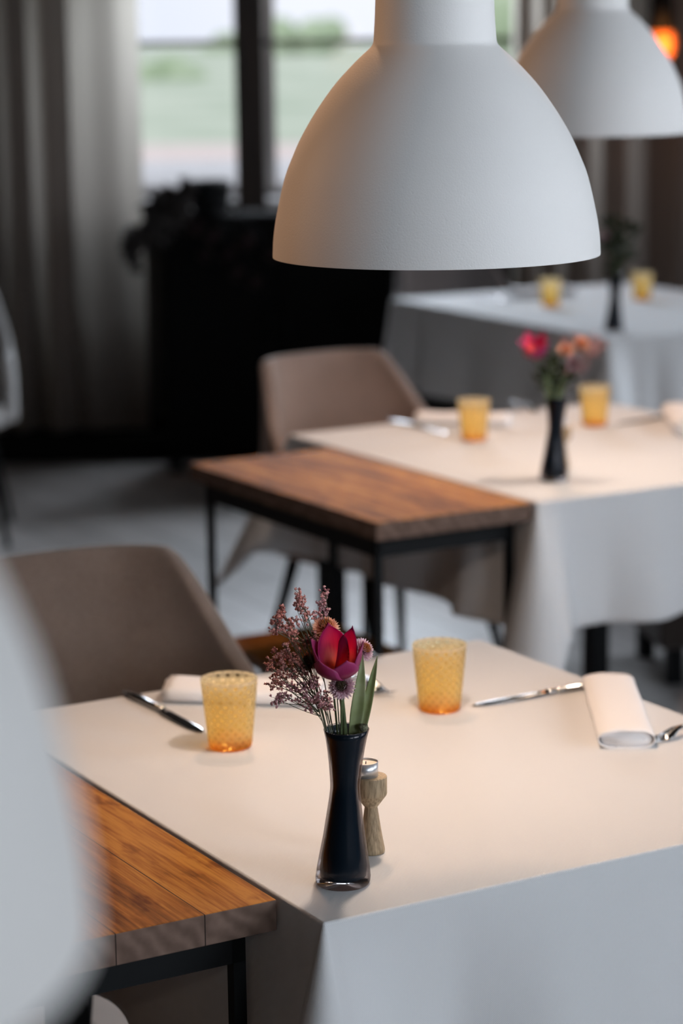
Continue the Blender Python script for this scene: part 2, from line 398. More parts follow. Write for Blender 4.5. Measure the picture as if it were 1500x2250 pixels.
struct('wall_right', wr, 'wall')
wf = MB().box((LX, YB - .2, 0), (RX, YB, 1.35)).box((LX, YB - .2, 2.55), (RX, YB, H)).box((LX, YB - .2, 1.35), (2.2, YB, 2.55)).box((3.3, YB - .2, 1.35), (RX, YB, 2.55))
struct('wall_front', wf, 'wall')
def window(idx, mk, pk):
    f = struct('window_%d' % idx, mk, 'frame'); pk.build('pane', 'pane', f, False); return f
# back window with a muntin bar
yw = YF + .10
mk = MB()
for x0, x1 in ((WX0, WX0 + .05), (-.30, -.25), (WX1 - .05, WX1)): mk.box((x0, yw, WZ0), (x1, yw + .05, WZ1))
mk.box((WX0, yw, WZ0), (WX1, yw + .05, WZ0 + .02)).box((WX0, yw, WZ1 - .04), (WX1, yw + .05, WZ1)).box((WX0, yw, 1.625), (WX1, yw + .04, 1.648))
pk = MB().box((WX0 + .02, yw + .02, WZ0 + .02), (WX1 - .02, yw + .026, WZ1 - .02))
window(1, mk, pk)
for i, (y0, y1) in enumerate(((-.9, 1.3), (2.5, 4.5), (6.6, 8.6))):
    mk = MB()
    for a in (y0, (y0 + y1) / 2 - .025, y1 - .05): mk.box((RX + .1, a, .95), (RX + .15, a + .05, 2.5))
    mk.box((RX + .1, y0, .95), (RX + .15, y1, 1.0)).box((RX + .1, y0, 2.45), (RX + .15, y1, 2.5))
    window(2 + i, mk, MB().box((RX + .12, y0 + .02, .97), (RX + .126, y1 - .02, 2.48)))
mk = MB()
for a in (2.2, 3.25): mk.box((a, YB - .15, 1.35), (a + .05, YB - .1, 2.55))
mk.box((2.2, YB - .15, 1.35), (3.3, YB - .1, 1.40)).box((2.2, YB - .15, 2.50), (3.3, YB - .1, 2.55))
window(5, mk, MB().box((2.22, YB - .126, 1.37), (3.28, YB - .12, 2.53)))
bevel(struct('trim_1', MB().box((WX0, YF - .16, WZ0 - .045), (WX1, YF + .10, WZ0)), 'sill'), .006)       # window sill
bevel(struct('trim_2', MB().box((WX0, YF - .18, WZ0 - .085), (WX1, YF - .02, WZ0 - .047)), 'darkwood'), .004)
bevel(struct('trim_4', MB().add([(x, y, z) for x in (WX0 - .2, WX1 + .2) for y, z in ((YF + .2, .9), (YF + 1.2, .9), (YF + 1.2, 1.105), (YF + .2, 1.05))], [(0, 1, 2, 3), (7, 6, 5, 4), (0, 4, 5, 1), (1, 5, 6, 2), (2, 6, 7, 3), (3, 7, 4, 0)]), 'sill'), .01)          # deep stone ledge outside the window
struct('trim_3', MB().box((-.402, 9.82, 0), (-.285, 9.94, H)), 'darkwood')                                # timber post in front of the window
struct('baseboard_back', MB().box((LX, 9.52, 0), (RX, YF, .10)), 'plinth')

# exterior
struct('ground', MB().add([(-80, YF + .3, -.25), (80, YF + .3, -.25), (80, 46, -.25), (-80, 46, -.25), (100, 130, 1.35), (-100, 130, 1.35)], [(0, 1, 2, 3), (3, 2, 4, 5)]), 'grass')
struct('ground_path', MB().box((-60, 37, -.25), (60, 44.5, -.2)), 'path')
def bush(x, y, z, r, lab):
    mb = MB(); rnd = random.Random(int(x * 10))
    for k in range(9):
        c = Vector((x + rnd.uniform(-1, 1) * r, y + rnd.uniform(-.5, .5) * r, z + r * rnd.uniform(.2, .7))); rr = r * rnd.uniform(.35, .6)
        prof = [(rr * math.sin(a * PI / 8) * rnd.uniform(.9, 1.1), -rr * math.cos(a * PI / 8)) for a in range(9)]
        sub = MB().lathe(prof, 12); mb.add([v + c for v in sub.V], sub.F)
    return tag(mb.build('bush', 'bush'), lab, 'bush', kind=None)
bush(-5.2, 118, .9, 1.0, 'pale green bush on the meadow horizon seen through the left window pane')
bush(-.9, 112, .9, 1.7, 'pale green bush on the horizon beside the large white lampshade neck')
bush(-5.0, 80, .1, 1.0, 'low pale bush out in the meadow seen through the left window pane')
bush(8.5, 110, .9, 2.4, 'pale green bush on the horizon seen between the two lampshades')

# ------------------------------------------------------------------ curtains
def curtain(x0, x1, y, z0, z1, period, amp, label, seed):
    rnd = random.Random(seed); n = int((x1 - x0) / .008); V = []; F = []
    ph = 0; xs = []
    for i in range(n + 1):
        xs.append((x0 + (x1 - x0) * i / n, ph)); ph += 2 * PI * .008 / (period * (1 + .45 * math.sin(i * .031 + seed)))
    rows = 12
    for j in range(rows + 1):
        z = z0 + (z1 - z0) * j / rows
        for x, p in xs:
            flat_ = .25 + .75 * smooth01((x1 - .20 - x) / .08) if x0 < 0 else 1
            a = amp * flat_ * (1 + .2 * math.sin(z * 1.3 + x * 9))
            V.append((x + .25 * a * math.sin(2 * p), y + a * math.sin(p) + .3 * a * math.sin(p * .47 + z), z))
    k = n + 1
    for j in range(rows):
        for i in range(n): F.append((j * k + i, j * k + i + 1, (j + 1) * k + i + 1, (j + 1) * k + i))
    o = obj('curtain', V, F, 'curtain'); return tag(o, label, 'curtain')
curtain(-2.3, -.775, 9.70, .105, H - .04, .15, .062, 'long grey pleated curtain left of the window, lit along its right edge', 2)
curtain(.70, 2.3, 9.70, .105, H - .04, .15, .045, 'long dark grey pleated curtain right of the window behind the far table', 5)

# ------------------------------------------------------------------ cabinet and dried plants
t = thing('cabinet', 'large black cabinet standing under the window beside the left curtain', 'cabinet', (-.225, 9.37, 0))
CT = 1.0
bevel(MB().box((-.452, -.12, .05), (.452, .12, CT)).build('body', 'cabinet', t, False), .03, 4)
for s in (-1, 1):
    d = bevel(MB().box((min(0, s * .435) + .004, -.138, .08), (max(0, s * .435) - .004, -.121, CT - .04)).build('door', 'cabinet', t, False), .004)
    MB().tube([(s * .03, -.155, .5), (s * .03, -.155, .66)], .005, 8).build('handle', 'black', d)
for sx in (-.42, .42):
    for sy in (-.09, .09): MB().box((sx - .02, sy - .02, 0), (sx + .02, sy + .02, .05)).build('foot', 'black', t, False)
def leaf_blade(mb, base, tip, width, normal=Vector((0, -1, 0)), curl=.15, n=8, fold=.25):
    base, tip = Vector(base), Vector(tip); d = tip - base; L = d.length; dn = d.normalized()
    side = dn.cross(normal).normalized(); nn = side.cross(dn).normalized()
    V = []; F = []; U = []
    for i in range(n + 1):
        t_ = i / n; wv = width * (math.sin(PI * min(1, t_ * .92 + .08)) ** .8) * (1 - .25 * t_) if i < n else 0
        c = base + d * t_ + nn * (math.sin(t_ * PI) * curl * L)
        for k in (-1, -.5, 0, .5, 1):
            V.append(c + side * (k * wv * .5) + nn * (abs(k) * wv * fold)); U.append((.5 + k * .5, t_))
    for i in range(n):
        for k in range(4): F.append((i * 5 + k, i * 5 + k + 1, (i + 1) * 5 + k + 1, (i + 1) * 5 + k))
    mb.add(V, F, U)
ar = thing('dried_arrangement', 'dark dried leaf and flower arrangement spilling over the left of the black cabinet', 'plant', (-.52, 9.25, CT + .003))
pot = MB().lathe([(0, 0), (.06, 0), (.075, .02), (.085, .10), (.08, .12), (.07, .12), (.07, .02), (0, .02)], 32).build('pot', 'black', ar); pot.location = (.03, .09, 0)
rnd = random.Random(4)
Y0 = 9.16
lv = MB(); st = MB(); fl = MB()
hub = Vector((-.49, 9.30, 1.10))
for (px, py, r) in [(405, 415, 26), (385, 430, 30), (360, 450, 34), (345, 480, 34), (330, 455, 26), (320, 500, 34), (300, 525, 30), (290, 555, 26), (300, 585, 18), (285, 530, 22), (380, 480, 34), (400, 450, 24), (420, 410, 14), (360, 520, 22)]:
    c = at_y(px, py, Y0); st.tube(bez(hub, (hub + c) / 2 + Vector((0, 0, .05)), c, 6), .003, 5)
    for k in range(9):
        a = rnd.uniform(0, 2 * PI); rr = r / FPX * Y0
        tip = c + Vector((math.cos(a), rnd.uniform(-.6, .6), math.sin(a))) * rr * 1.2
        leaf_blade(lv, c - (tip - c) * .4, tip, rr * .8, Vector((rnd.uniform(-.5, .5), -1, rnd.uniform(-.5, .5))))
ar_inv = Matrix.Translation(-Vector(ar.location))
for (px, py, r) in [(430, 500, 24), (470, 520, 26), (500, 560, 24), (540, 530, 24), (520, 600, 22), (560, 620, 20), (450, 560, 20), (600, 560, 22)]:
    c = at_y(px, py, Y0); st.tube(bez(hub, (hub + c) / 2 + Vector((0, -.03, .06)), c, 6), .003, 5)
    fl = MB()
    for k in range(26):
        v = Vector((rnd.gauss(0, 1), rnd.gauss(0, 1), rnd.gauss(0, 1))).normalized() * (r / FPX * Y0)
        leaf_blade(fl, c + v * .0, c + v, .018, v.orthogonal())
    fl.V = [ar_inv @ v for v in fl.V]; fl.build('flower_head', 'deadflower', ar)
for mb, nm, mt in ((lv, 'leaves', 'deadleaf'), (st, 'stems', 'black')):
    mb.V = [ar_inv @ v for v in mb.V]; mb.build(nm, mt, ar)

# ------------------------------------------------------------------ tables
AA = rad(30.0)
def frame_at(o, ang=AA): return Matrix.Translation(Vector(o)) @ Matrix.Rotation(ang, 4, 'Z')
O1 = Vector((-.025, 2.375, 0)); O2 = Vector((.384, 4.657, 0)); O3 = Vector((.809, 7.239, 0)); A3 = rad(27.0)
def dining_table(origin, ang, sx, sy, hang, tlabel, clabel, seed, cone=(.095, .095, .095, .095)):
    # table under the cloth
    t = thing('dining_table', tlabel, 'table', origin, ang)
    bevel(MB().box((.004, .004, .715), (sx - .004, sy - .004, .745)).build('tabletop', 'darkwood', t, False), .004)
    for lx in (.07, sx - .07):
        for ly in (.07, sy - .07): bevel(MB().box((lx - .025, ly - .025, 0), (lx + .025, ly + .025, .715)).build('leg', 'black', t, False), .003)
    # cloth
    rnd = random.Random(seed)
    pts = []     # (base point, outward dir, hang length, flare)
    corners = [(0, 0), (sx, 0), (sx, sy), (0, sy)]; norms = [(0, -1), (1, 0), (0, 1), (-1, 0)]
    lens = [sx, sy, sx, sy]
    for k in range(4):
        c = Vector(corners[k]); d = Vector(corners[(k + 1) % 4]) - c; L = lens[k]; d.normalize(); n = Vector(norms[k])
        N = int(L / .012)
        for i in range(N + 1):
            s_ = L * i / N; dist = min(s_, L - s_)
            ca = cone[k] if s_ < L / 2 else cone[(k + 1) % 4]
            if (k == 3 and s_ > L / 2): ca = .065
            fl_ = ca * math.exp(-(dist / .055) ** 2) + .012
            if seed >= 0:
                fl_ += .016 * math.sin(s_ * 17 + seed * 1.7 + k) * smooth01((dist - .03) / .1) + .022 * math.exp(-((s_ - .27) / .06) ** 2) - .012 * math.exp(-((s_ - .17) / .03) ** 2) + .028 * math.exp(-((s_ - L * .78) / .06) ** 2)
            pts.append((c + d * s_, n, hang, fl_))
        c2 = Vector(corners[(k + 1) % 4]); n2 = Vector(norms[(k + 1) % 4])
        for i in range(1, 14):
            ph = PI / 2 * i / 14; dr = (n * math.cos(ph) + n2 * math.sin(ph)).normalized()
            pts.append((c2, dr, hang * (1 + .42 * math.sin(2 * ph) ** 1.3), (cone[(k + 1) % 4] + .012) * ((.70 + .30 * smooth01(ph / (PI / 2) * 1.4)) if k == 3 else 1) + .03 * math.sin(2 * ph)))
    nP = len(pts); V = []; U = []; F = []
    R = .004; zt = .7505
    rows = [0, .15, .4, .7, 1.0]     # rounded lip
    for q in rows:
        a = q * PI / 2
        for p, n, hgt, f in pts:
            off = R * math.sin(a)
            inn = Vector((max(R, min(sx - R, p.x)), max(R, min(sy - R, p.y))))
            b = inn + n * off if (inn - p).length > 1e-6 else p
            V.append((b.x, b.y, zt - R * (1 - math.cos(a)))); U.append((b.x, b.y))
    S = 22
    for j in range(1, S + 1):
        s_ = j / S
        for p, n, hgt, f in pts:
            inn = Vector((max(R, min(sx - R, p.x)), max(R, min(sy - R, p.y))))
            b = inn + n * (R + f * (s_ ** 1.0) * hgt / .27)
            V.append((b.x, b.y, zt - R - (hgt - R) * s_)); q = p + n * (hgt * s_); U.append((q.x, q.y))
    tot = len(rows) + S
    for j in range(tot - 1):
        for i in range(nP): F.append((j * nP + i, (j + 1) * nP + i, (j + 1) * nP + (i + 1) % nP, j * nP + (i + 1) % nP))
    F.append(tuple(range(nP)))
    o = obj('tablecloth', V, F, 'cloth', uv=U); o.location = origin; o.rotation_euler = (0, 0, ang)
    solidify(o, .0012, -1)
    tag(o, clabel, 'tablecloth')
dining_table(O1, AA, .80, .92, .28, 'dining table under the white cloth in the foreground', 'white woven tablecloth on the nearest table, warm under the lamp', 1)
dining_table(O2, AA, .90, 1.01, .265, 'dining table with black legs under the middle white tablecloth', 'white tablecloth on the middle table beside the wooden side table', 2)
dining_table(O3, A3, 1.0, 1.38, .30, 'dining table under the farthest white tablecloth by the right curtain', 'cool white tablecloth on the farthest table at upper right', 3, (.095, .095, .06, .0))

def side_table(label, O, y0, shelf=True):
    t = thing('side_table', label, 'side table', frame_at(O) @ Vector((-.3625, y0, 0)), AA)
    WD, LN = .358, .79
    tp = bevel(MB().box((0, 0, .714), (WD, LN, .749)).build('tabletop', 'wood', t, False), .0015)
    fr = MB(); ia, ib, q = .020, .036, .0075; th = .0165
    L = [(ia + q, ib + q), (WD - ia - q, ib + q), (WD - ia - q, LN - ib - q), (ia + q, LN - ib - q)]
    fr.box((ia, ib, .672), (WD - ia, ib + th, .7135))
    fr.box((ia, LN - ib - th, .672), (WD - ia, LN - ib, .7135))
    fr.box((ia, ib, .672), (ia + th, LN - ib, .7135)).box((WD - ia - th, ib, .672), (WD - ia, LN - ib, .7135))
    fr.build('frame', 'black', t, False)
    for x, y in L: MB().box((x - q, y - q, 0), (x + q, y + q, .673)).build('leg', 'black', t, False)
    if shelf: bevel(MB().box((.03, .04, .335), (WD - .03, LN - .04, .36)).build('shelf', 'wood', t, False), .002)
    return t
side_table('orange-brown plank side table against the nearest table, at lower left', O1, .092)
side_table('plank side table on thin black legs beside the middle white table', O2, .008)

# ------------------------------------------------------------------ chairs
def make_chair(label, fab, loc, rz):
    t = thing('dining_chair', label, 'chair', loc, rz)
    nT, nZ = 44, 14; V = []; F = []
    for j in range(nZ + 1):
        for i in range(nT + 1):
            th = rad(-104 + 208 * i / nT); a = abs(th)
            top = .858 - .235 * smooth01((a - rad(45)) / rad(46))
            z = .40 + (top - .40) * j / nZ
            W = .262 - .042 * smooth01((z - .52) / .36); Dp = .25
            lean = .20 * max(0, z - .42)
            x = W * math.copysign(abs(math.sin(th)) ** .72, th); y = Dp * (math.copysign(abs(math.cos(th)) ** .62, math.cos(th))) + lean * max(0, math.cos(th)) ** .5
            V.append((x, y - .02, z))
    k = nT + 1
    for j in range(nZ):
        for i in range(nT): F.append((j * k + i, j * k + i + 1, (j + 1) * k + i + 1, (j + 1) * k + i))
    o = obj('backrest', V, F, fab, t); solidify(o, .032, 0); bevel(o, .012, 3)
    # seat cushion: rounded slab
    mb = MB(); rings = [(.0, .385), (.8, .385), (.97, .395), (1.0, .42), (.97, .452), (.85, .465), (0, .470)]
    V = []; n = 40
    for i in range(n):
        a = 2 * PI * i / n; ex = 2 / 3.2
        cx = math.copysign(abs(math.cos(a)) ** ex, math.cos(a)); cy = math.copysign(abs(math.sin(a)) ** ex, math.sin(a))
        for r, z in rings: V.append((.255 * cx * r, .245 * cy * r - .02, z))
    F = [(i * 7 + j, ((i + 1) % n) * 7 + j, ((i + 1) % n) * 7 + j + 1, i * 7 + j + 1) for i in range(n) for j in range(6)]
    obj('seat', V, F, fab, t)
    for sx in (-1, 1):
        for sy in (-1, 1):
            MB().tube([(sx * .16, sy * .15, .39), (sx * .235, sy * .235, .0)], [.016, .010], 12).build('leg', 'black', t)
    return t
uB = Vector((-.5, .866, 0)); uA = Vector((.866, .5, 0))
CH = AA
make_chair('brown-grey upholstered chair behind the nearest table, at left', 'taupe', Vector((-.31, 3.48, 0)), CH)
make_chair('rosy taupe upholstered chair behind the middle table', 'rose', Vector((.105, 5.93, 0)), AA + rad(6))
make_chair('grey-brown upholstered chair behind the farthest table', 'greyt', Vector((.50, 8.80, 0)), rad(28))
make_chair('pale grey chair before the curtains at the left edge', 'pale', Vector((-1.37, 8.10, 0)), rad(6))
bn = thing('bench', 'low dark brown upholstered bench beyond the middle table, behind its black leg', 'bench', (1.24, 6.25, 0), rad(8))
subsurf(bevel(MB().box((-.48, -.20, .36), (.48, .20, .46)).build('cushion', 'taupe', bn), .03, 3), 1)
bevel(MB().box((-.46, -.185, .10), (.46, .185, .358)).build('base', 'darkfab', bn, False), .01)
for sx in (-.41, .41):
    for sy in (-.14, .14): MB().box((sx - .02, sy - .02, 0), (sx + .02, sy + .02, .10)).build('foot', 'black', bn, False)

# ------------------------------------------------------------------ pendant lamps
def pendant(label, cpt, R, power=None):
    k = R / .179
    t = thing('pendant_lamp', label, 'lamp', cpt, 0, 'white bell pendant lamps in a row')
    prof = [(358, 0), (358, 8), (355.5, 45), (348, 92), (330, 168), (312, 215), (291, 260), (260, 312), (224, 362), (196, 394), (165, 425), (146, 442), (136, 452), (132.5, 462), (131.5, 475), (129.5, 505), (127, 560), (126, 605), (123, 618), (100, 624), (8, 626)]
    sc_ = .179 / 358.5 * k
    # resample with Catmull-Rom up to the neck
    pts = []
    for i in range(len(prof) - 1):
        p0 = Vector(prof[max(i - 1, 0)]); p1 = Vector(prof[i]); p2 = Vector(prof[i + 1]); p3 = Vector(prof[min(i + 2, len(prof) - 1)])
        for q in range(4):
            s = q / 4
            if i < 13: v = .5 * ((2 * p1) + (p2 - p0) * s + (2 * p0 - 5 * p1 + 4 * p2 - p3) * s * s + (-p0 + 3 * p1 - 3 * p2 + p3) * s ** 3)
            else: v = p1 + (p2 - p1) * s
            pts.append((v.x * sc_, v.y * sc_))
    pts.append((8 * sc_, 626 * sc_))
    th = .004
    lip = [(pts[0][0] - th, .0)]
    o = MB().lathe(lip + [(pts[0][0] - .001, 0)] + pts, 128).build('shade', 'lamp', t)
    inner = [(max(r - th, .004), min(z, .622 * sc_ * 1000)) for r, z in pts if z < 600 * sc_]
    MB().lathe(inner + [(.004, 600 * sc_)], 96).build('shade_lining', 'lamp_in', t)
    s = MB().lathe([(0, .165 * k), (.018, .165 * k), (.02, .20 * k), (.02, .26 * k), (0, .26 * k)], 24).build('socket', 'socket', t)
    MB().lathe([(0, .075 * k), (.016, .08 * k), (.029, .10 * k), (.03, .12 * k), (.022, .145 * k), (.014, .166 * k)], 24).build('bulb', 'bulb', t)
    top = .313 * k
    MB().tube([(0, 0, top), (0, 0, H - cpt.z - .02)], .003, 8).build('cord', 'cord', t)
    MB().lathe([(0, H - cpt.z - .03), (.05, H - cpt.z - .03), (.055, H - cpt.z - .002), (0, H - cpt.z - .002)], 32).build('ceiling_rose', 'lamp', t)
    l = point('bulb_light', (0, 0, .058 * k), LAMP_POWER if power is None else power, WARM, .03); l.parent = t
    return t
D1 = 2.85; c1 = at_y(958, 560, D1); pendant('large white bell pendant lamp hanging over the nearest table', c1, .1925)
D2 = 4.92; c2 = at_y(1300, 293, D2); pendant('white bell pendant lamp farther off at upper right, over the middle table', c2, .1925, 15.0)
y0 = .78; c0 = at_y(203, 2085, y0); c0 = Vector((c0.x - .1925, y0, c0.z)); pendant('blurred white bell lamp very close at the left edge', c0, .1925, 2.0)

# small amber lamp by the right curtain
g = thing('hanging_lantern', 'small dark hanging lamp with an amber glow at the upper right edge', 'lamp', (1.24, 9.35, 1.50))
MB().lathe([(0, .33), (.035, .325), (.045, .25), (.05, .16), (.046, .16), (.04, .25), (.0, .30)], 32).build('cap', 'black', g)
MB().lathe([(0, .04), (.03, .045), (.05, .08), (.052, .13), (.044, .165), (0, .17)], 32).build('glass_globe', 'glow', g)
MB().tube([(0, 0, .32), (0, 0, H - 1.5)], .003, 6).build('cord', 'black', g)
l = point('lantern_light', (0.0, -.12, .10), 2.2, (1, .36, .09), .05); l.parent = g
# added unseen spots that warm the tabletops and the lampshades' left sides
def added_spot(label, x, y, tx, ty, tz, power, size=58):
    t = thing('added_spotlight', label, 'lamp', (x, y, H), 0, 'added warm spotlights')
    MB().lathe([(0, -.001), (.055, -.001), (.055, -.02), (0, -.02)], 32).build('mount', 'black', t)
    d = (Vector((tx, ty, tz)) - Vector((x, y, H - .12))).normalized()
    MB().tube([(0, 0, -.02), (0, 0, -.12)], .008, 8).build('stem', 'black', t)
    h = MB().tube([Vector((0, 0, -.12)) - d * .06, Vector((0, 0, -.12)) + d * .06], .035, 24).build('housing', 'black', t)
    MB().tube([Vector((0, 0, -.12)) + d * .061, Vector((0, 0, -.12)) + d * .064], .028, 24).build('lens', 'glow', t)
    ld = bpy.data.lights.new('spot_light', 'SPOT'); ld.energy = power; ld.color = (1, .58, .34); ld.spot_size = rad(size); ld.spot_blend = .8; ld.shadow_soft_size = .06
    lo = bpy.data.objects.new('spot_light', ld); col.objects.link(lo); lo.location = Vector((0, 0, -.12)) + d * .09; lo.rotation_euler = d.to_track_quat('-Z', 'Y').to_euler(); lo.parent = t
added_spot('added warm spotlight high above the back of the nearest table', -.05, 4.0, .1, 2.62, .75, 46)
added_spot('added warm spotlight high above the back of the middle table', .3, 6.5, .45, 5.2, .75, 75)
added_spot('added warm spotlight by the left wall facing the nearest lamp', -3.0, 3.9, .0, 2.9, 1.66, 130, 19)
added_spot('added warm spotlight by the left wall facing the second lamp', -2.9, 6.0, .45, 4.9, 1.7, 120, 19)
print('lamp centres', c0, c1, c2)

# ------------------------------------------------------------------ tableware
ZT = .7508
def make_vase(label, loc):
    t = thing('bud_vase', label, 'vase', loc)
    P = [(.0285, 0), (.0297, .003), (.0300, .008), (.0288, .018), (.0262, .034), (.0226, .055), (.0198, .076), (.0174, .094), (.0162, .106), (.0162, .112), (.0170, .122), (.0186, .138), (.0205, .152), (.0225, .164), (.0246, .1725)]
    sh = (.035, 0)
    outer = [(0, 0)] + P + [(.0240, .1732), (.0232, .172)]
    MB().lathe(outer, 96, sh).build('outer_glass', 'shell', t)
    core = [(0, .0065), (.021, .0065), (.0253, .009), (.0258, .018)] + [(r - .0026, z) for r, z in P[4:12]] + [(r - .0018, z) for r, z in P[12:14]] + [(.0232, .1722)]
    inn = [(r - .0012, z) for r, z in core[-1:3:-1]] + [(.0, .02)]
    MB().lathe(core + inn, 96, sh).build('dark_core', 'core', t)
    return t
def make_tumbler(label, loc, group='amber tumblers', rz=0):
    t = thing('tumbler', label, 'glass', loc, rz, group)
    prof = [(.0, .0), (.022, .0), (.0262, .001), (.0280, .0035), (.0287, .008), (.0300, .02), (.0330, .05), (.0360, .08), (.0371, .0915), (.0366, .0922)]
    inn = [(.0358, .0915), (.0348, .08), (.0318, .05), (.0288, .02), (.0270, .011), (.0, .0095)]
    o = MB(); o.lathe(prof + inn, 96); o.build('glass_body', 'amber', t)
    return t
def make_candle(label, llabel, loc):
    t = thing('candle_holder', label, 'candle holder', loc)
    MB().lathe([(0, 0), (.0145, 0), (.0150, .002), (.0150, .004), (.0118, .022), (.0075, .051), (.0072, .053), (.0175, .067), (.0182, .069), (.0182, .0882), (.0176, .0892), (.0, .0892)], 64).build('turned_body', 'holder', t)
    c = thing('tealight', llabel, 'candle', Vector(loc) + Vector((-.0055, 0, .0895)))
    MB().lathe([(0, 0), (.0140, 0), (.0140, .0165), (.0136, .0165), (.0136, .002), (0, .002)], 48).build('cup', 'cup', c)
    MB().lathe([(0, .0022), (.0134, .0022), (.0134, .0145), (.0120, .0138), (.002, .0134), (0, .0134)], 40).build('wax', 'wax', c)
    MB().tube([(0, 0, .012), (.0004, 0, .0165)], .0006, 6).build('wick', 'wick', c)
    return t, c
def make_knife(label, a, b, group='table knives'):
    a, b = Vector(a), Vector(b); d = b - a; ang = math.atan2(d.y, d.x)
    t = thing('table_knife', label, 'knife', (a.x, a.y, ZT), ang, group)
    def sect(xs, pz=1.0):      # (x, halfwidth y, thickness z)
        V = []; n = 12
        for x, hw, hz, zc in xs:
            for k in range(n):
                q = 2 * PI * k / n; V.append((x, hw * math.copysign(abs(math.cos(q)) ** .8, math.cos(q)), zc + hz * math.copysign(abs(math.sin(q)) ** pz, math.sin(q))))
        F = [(i * n + k, i * n + (k + 1) % n, (i + 1) * n + (k + 1) % n, (i + 1) * n + k) for i in range(len(xs) - 1) for k in range(n)]
        F += [tuple(range(n - 1, -1, -1)), tuple((len(xs) - 1) * n + k for k in range(n))]
        return V, F
    V, F = sect([(0, .005, .002, .0042), (.004, .0090, .0034, .0042), (.05, .0080, .0036, .0040), (.095, .0062, .0036, .0040), (.104, .0048, .0030, .0040)]); obj('handle', V, F, 'steel', t)
    V, F = sect([(.104, .0048, .0030, .0040), (.107, .0068, .0042, .0044), (.113, .0068, .0042, .0044), (.117, .0050, .003, .0044)]); obj('bolster', V, F, 'steel', t)
    V, F = sect([(.117, .0050, .0026, .0040), (.13, .0085, .0013, .0030), (.17, .0100, .0010, .0024), (.21, .0095, .0008, .0018), (.228, .006, .0006, .0014), (.236, .0008, .0005, .0012)], .3); obj('blade', V, F, 'steel', t)
    return t
def make_fork(label, a, b, group='table forks'):
    a, b = Vector(a), Vector(b); d = b - a; ang = math.atan2(d.y, d.x)   # a = handle end, b = tips
    t = thing('table_fork', label, 'fork', (a.x, a.y, ZT), ang, group)
    def ribbon(xs):
        V = []; F = []
        for x, hw, z, th in xs: V += [(x, -hw, z), (x, hw, z), (x, hw, z + th), (x, -hw, z + th)]
        for i in range(len(xs) - 1):
            for k in range(4): F.append((i * 4 + k, i * 4 + (k + 1) % 4, (i + 1) * 4 + (k + 1) % 4, (i + 1) * 4 + k))
        F += [(3, 2, 1, 0), tuple((len(xs) - 1) * 4 + k for k in range(4))]
        return V, F
    V, F = ribbon([(0, .004, .003, .002), (.004, .0085, .003, .002), (.04, .0070, .002, .0022), (.09, .0038, .004, .003), (.125, .0032, .011, .003)]); bevel(obj('handle', V, F, 'steel', t), .0008)
    V, F = ribbon([(.125, .0032, .011, .003), (.138, .007, .010, .002), (.150, .0115, .0045, .0018), (.160, .0120, .0022, .0016)]); obj('head', V, F, 'steel', t)
    for k in range(4):
        y = -.0102 + k * .0068
        V, F = ribbon([(.159, .0018, .0022, .0016), (.175, .0016, .0018, .0015), (.190, .0013, .005, .0012), (.202, .0006, .0105, .0008)])
        obj('tine', [(x, yy + y, z) for x, yy, z in V], F, 'steel', t)
    return t
def make_napkin(label, a, b, wdt, group='rolled napkins', hgt=.026):
    a, b = Vector((a[0], a[1], 0)), Vector((b[0], b[1], 0)); d = b - a; L = d.length; ang = math.atan2(d.y, d.x)
    t = thing('rolled_napkin', label, 'napkin', (a.x, a.y, ZT), ang, group)
    # folded spiral cross-section extruded along its length: flat oval roll with layered end
    def oval(q, a, b, off=0):
        return (a * math.copysign(abs(math.cos(q)) ** .75, math.cos(q)), max(.0006, off + b + b * math.copysign(abs(math.sin(q)) ** .8, math.sin(q))))
    n = 56; rows = 16
    # inner folded core, set slightly back from the open ends
    V = []; F = []
    for j in range(rows + 1):
        xx = .004 + (L - .008) * j / rows
        for i in range(n):
            y, z = oval(2 * PI * i / n, wdt / 2 * .90, hgt / 2 * .84, hgt * .07); V.append((xx, y, z))
    for j in range(rows):
        for i in range(n): F.append((j * n + i, j * n + (i + 1) % n, (j + 1) * n + (i + 1) % n, (j + 1) * n + i))
    F += [tuple(range(n - 1, -1, -1)), tuple(rows * n + i for i in range(n))]
    obj('inner_fold', V, F, 'napkin', t)
    # outer wrap with a free edge tucked under
    V = []; F = []; m_ = 70
    for j in range(rows + 1):
        xx = L * j / rows
        for i in range(m_ + 1):
            q = -PI * .42 + 2 * PI * 1.06 * i / m_; g = 1 - .05 * i / m_
            y, z = oval(q, wdt / 2 * g, hgt / 2 * g); V.append((xx + .001 * math.sin(y * 200), y * (1 + .012 * math.sin(j * .8)), z * (1 + .03 * math.sin(j * .9 + 1))))
    k = m_ + 1
    for j in range(rows):
        for i in range(m_): F.append((j * k + i, j * k + i + 1, (j + 1) * k + i + 1, (j + 1) * k + i))
    o = obj('outer_fold', V, F, 'napkin', t); solidify(o, .0014, 1)
    return t

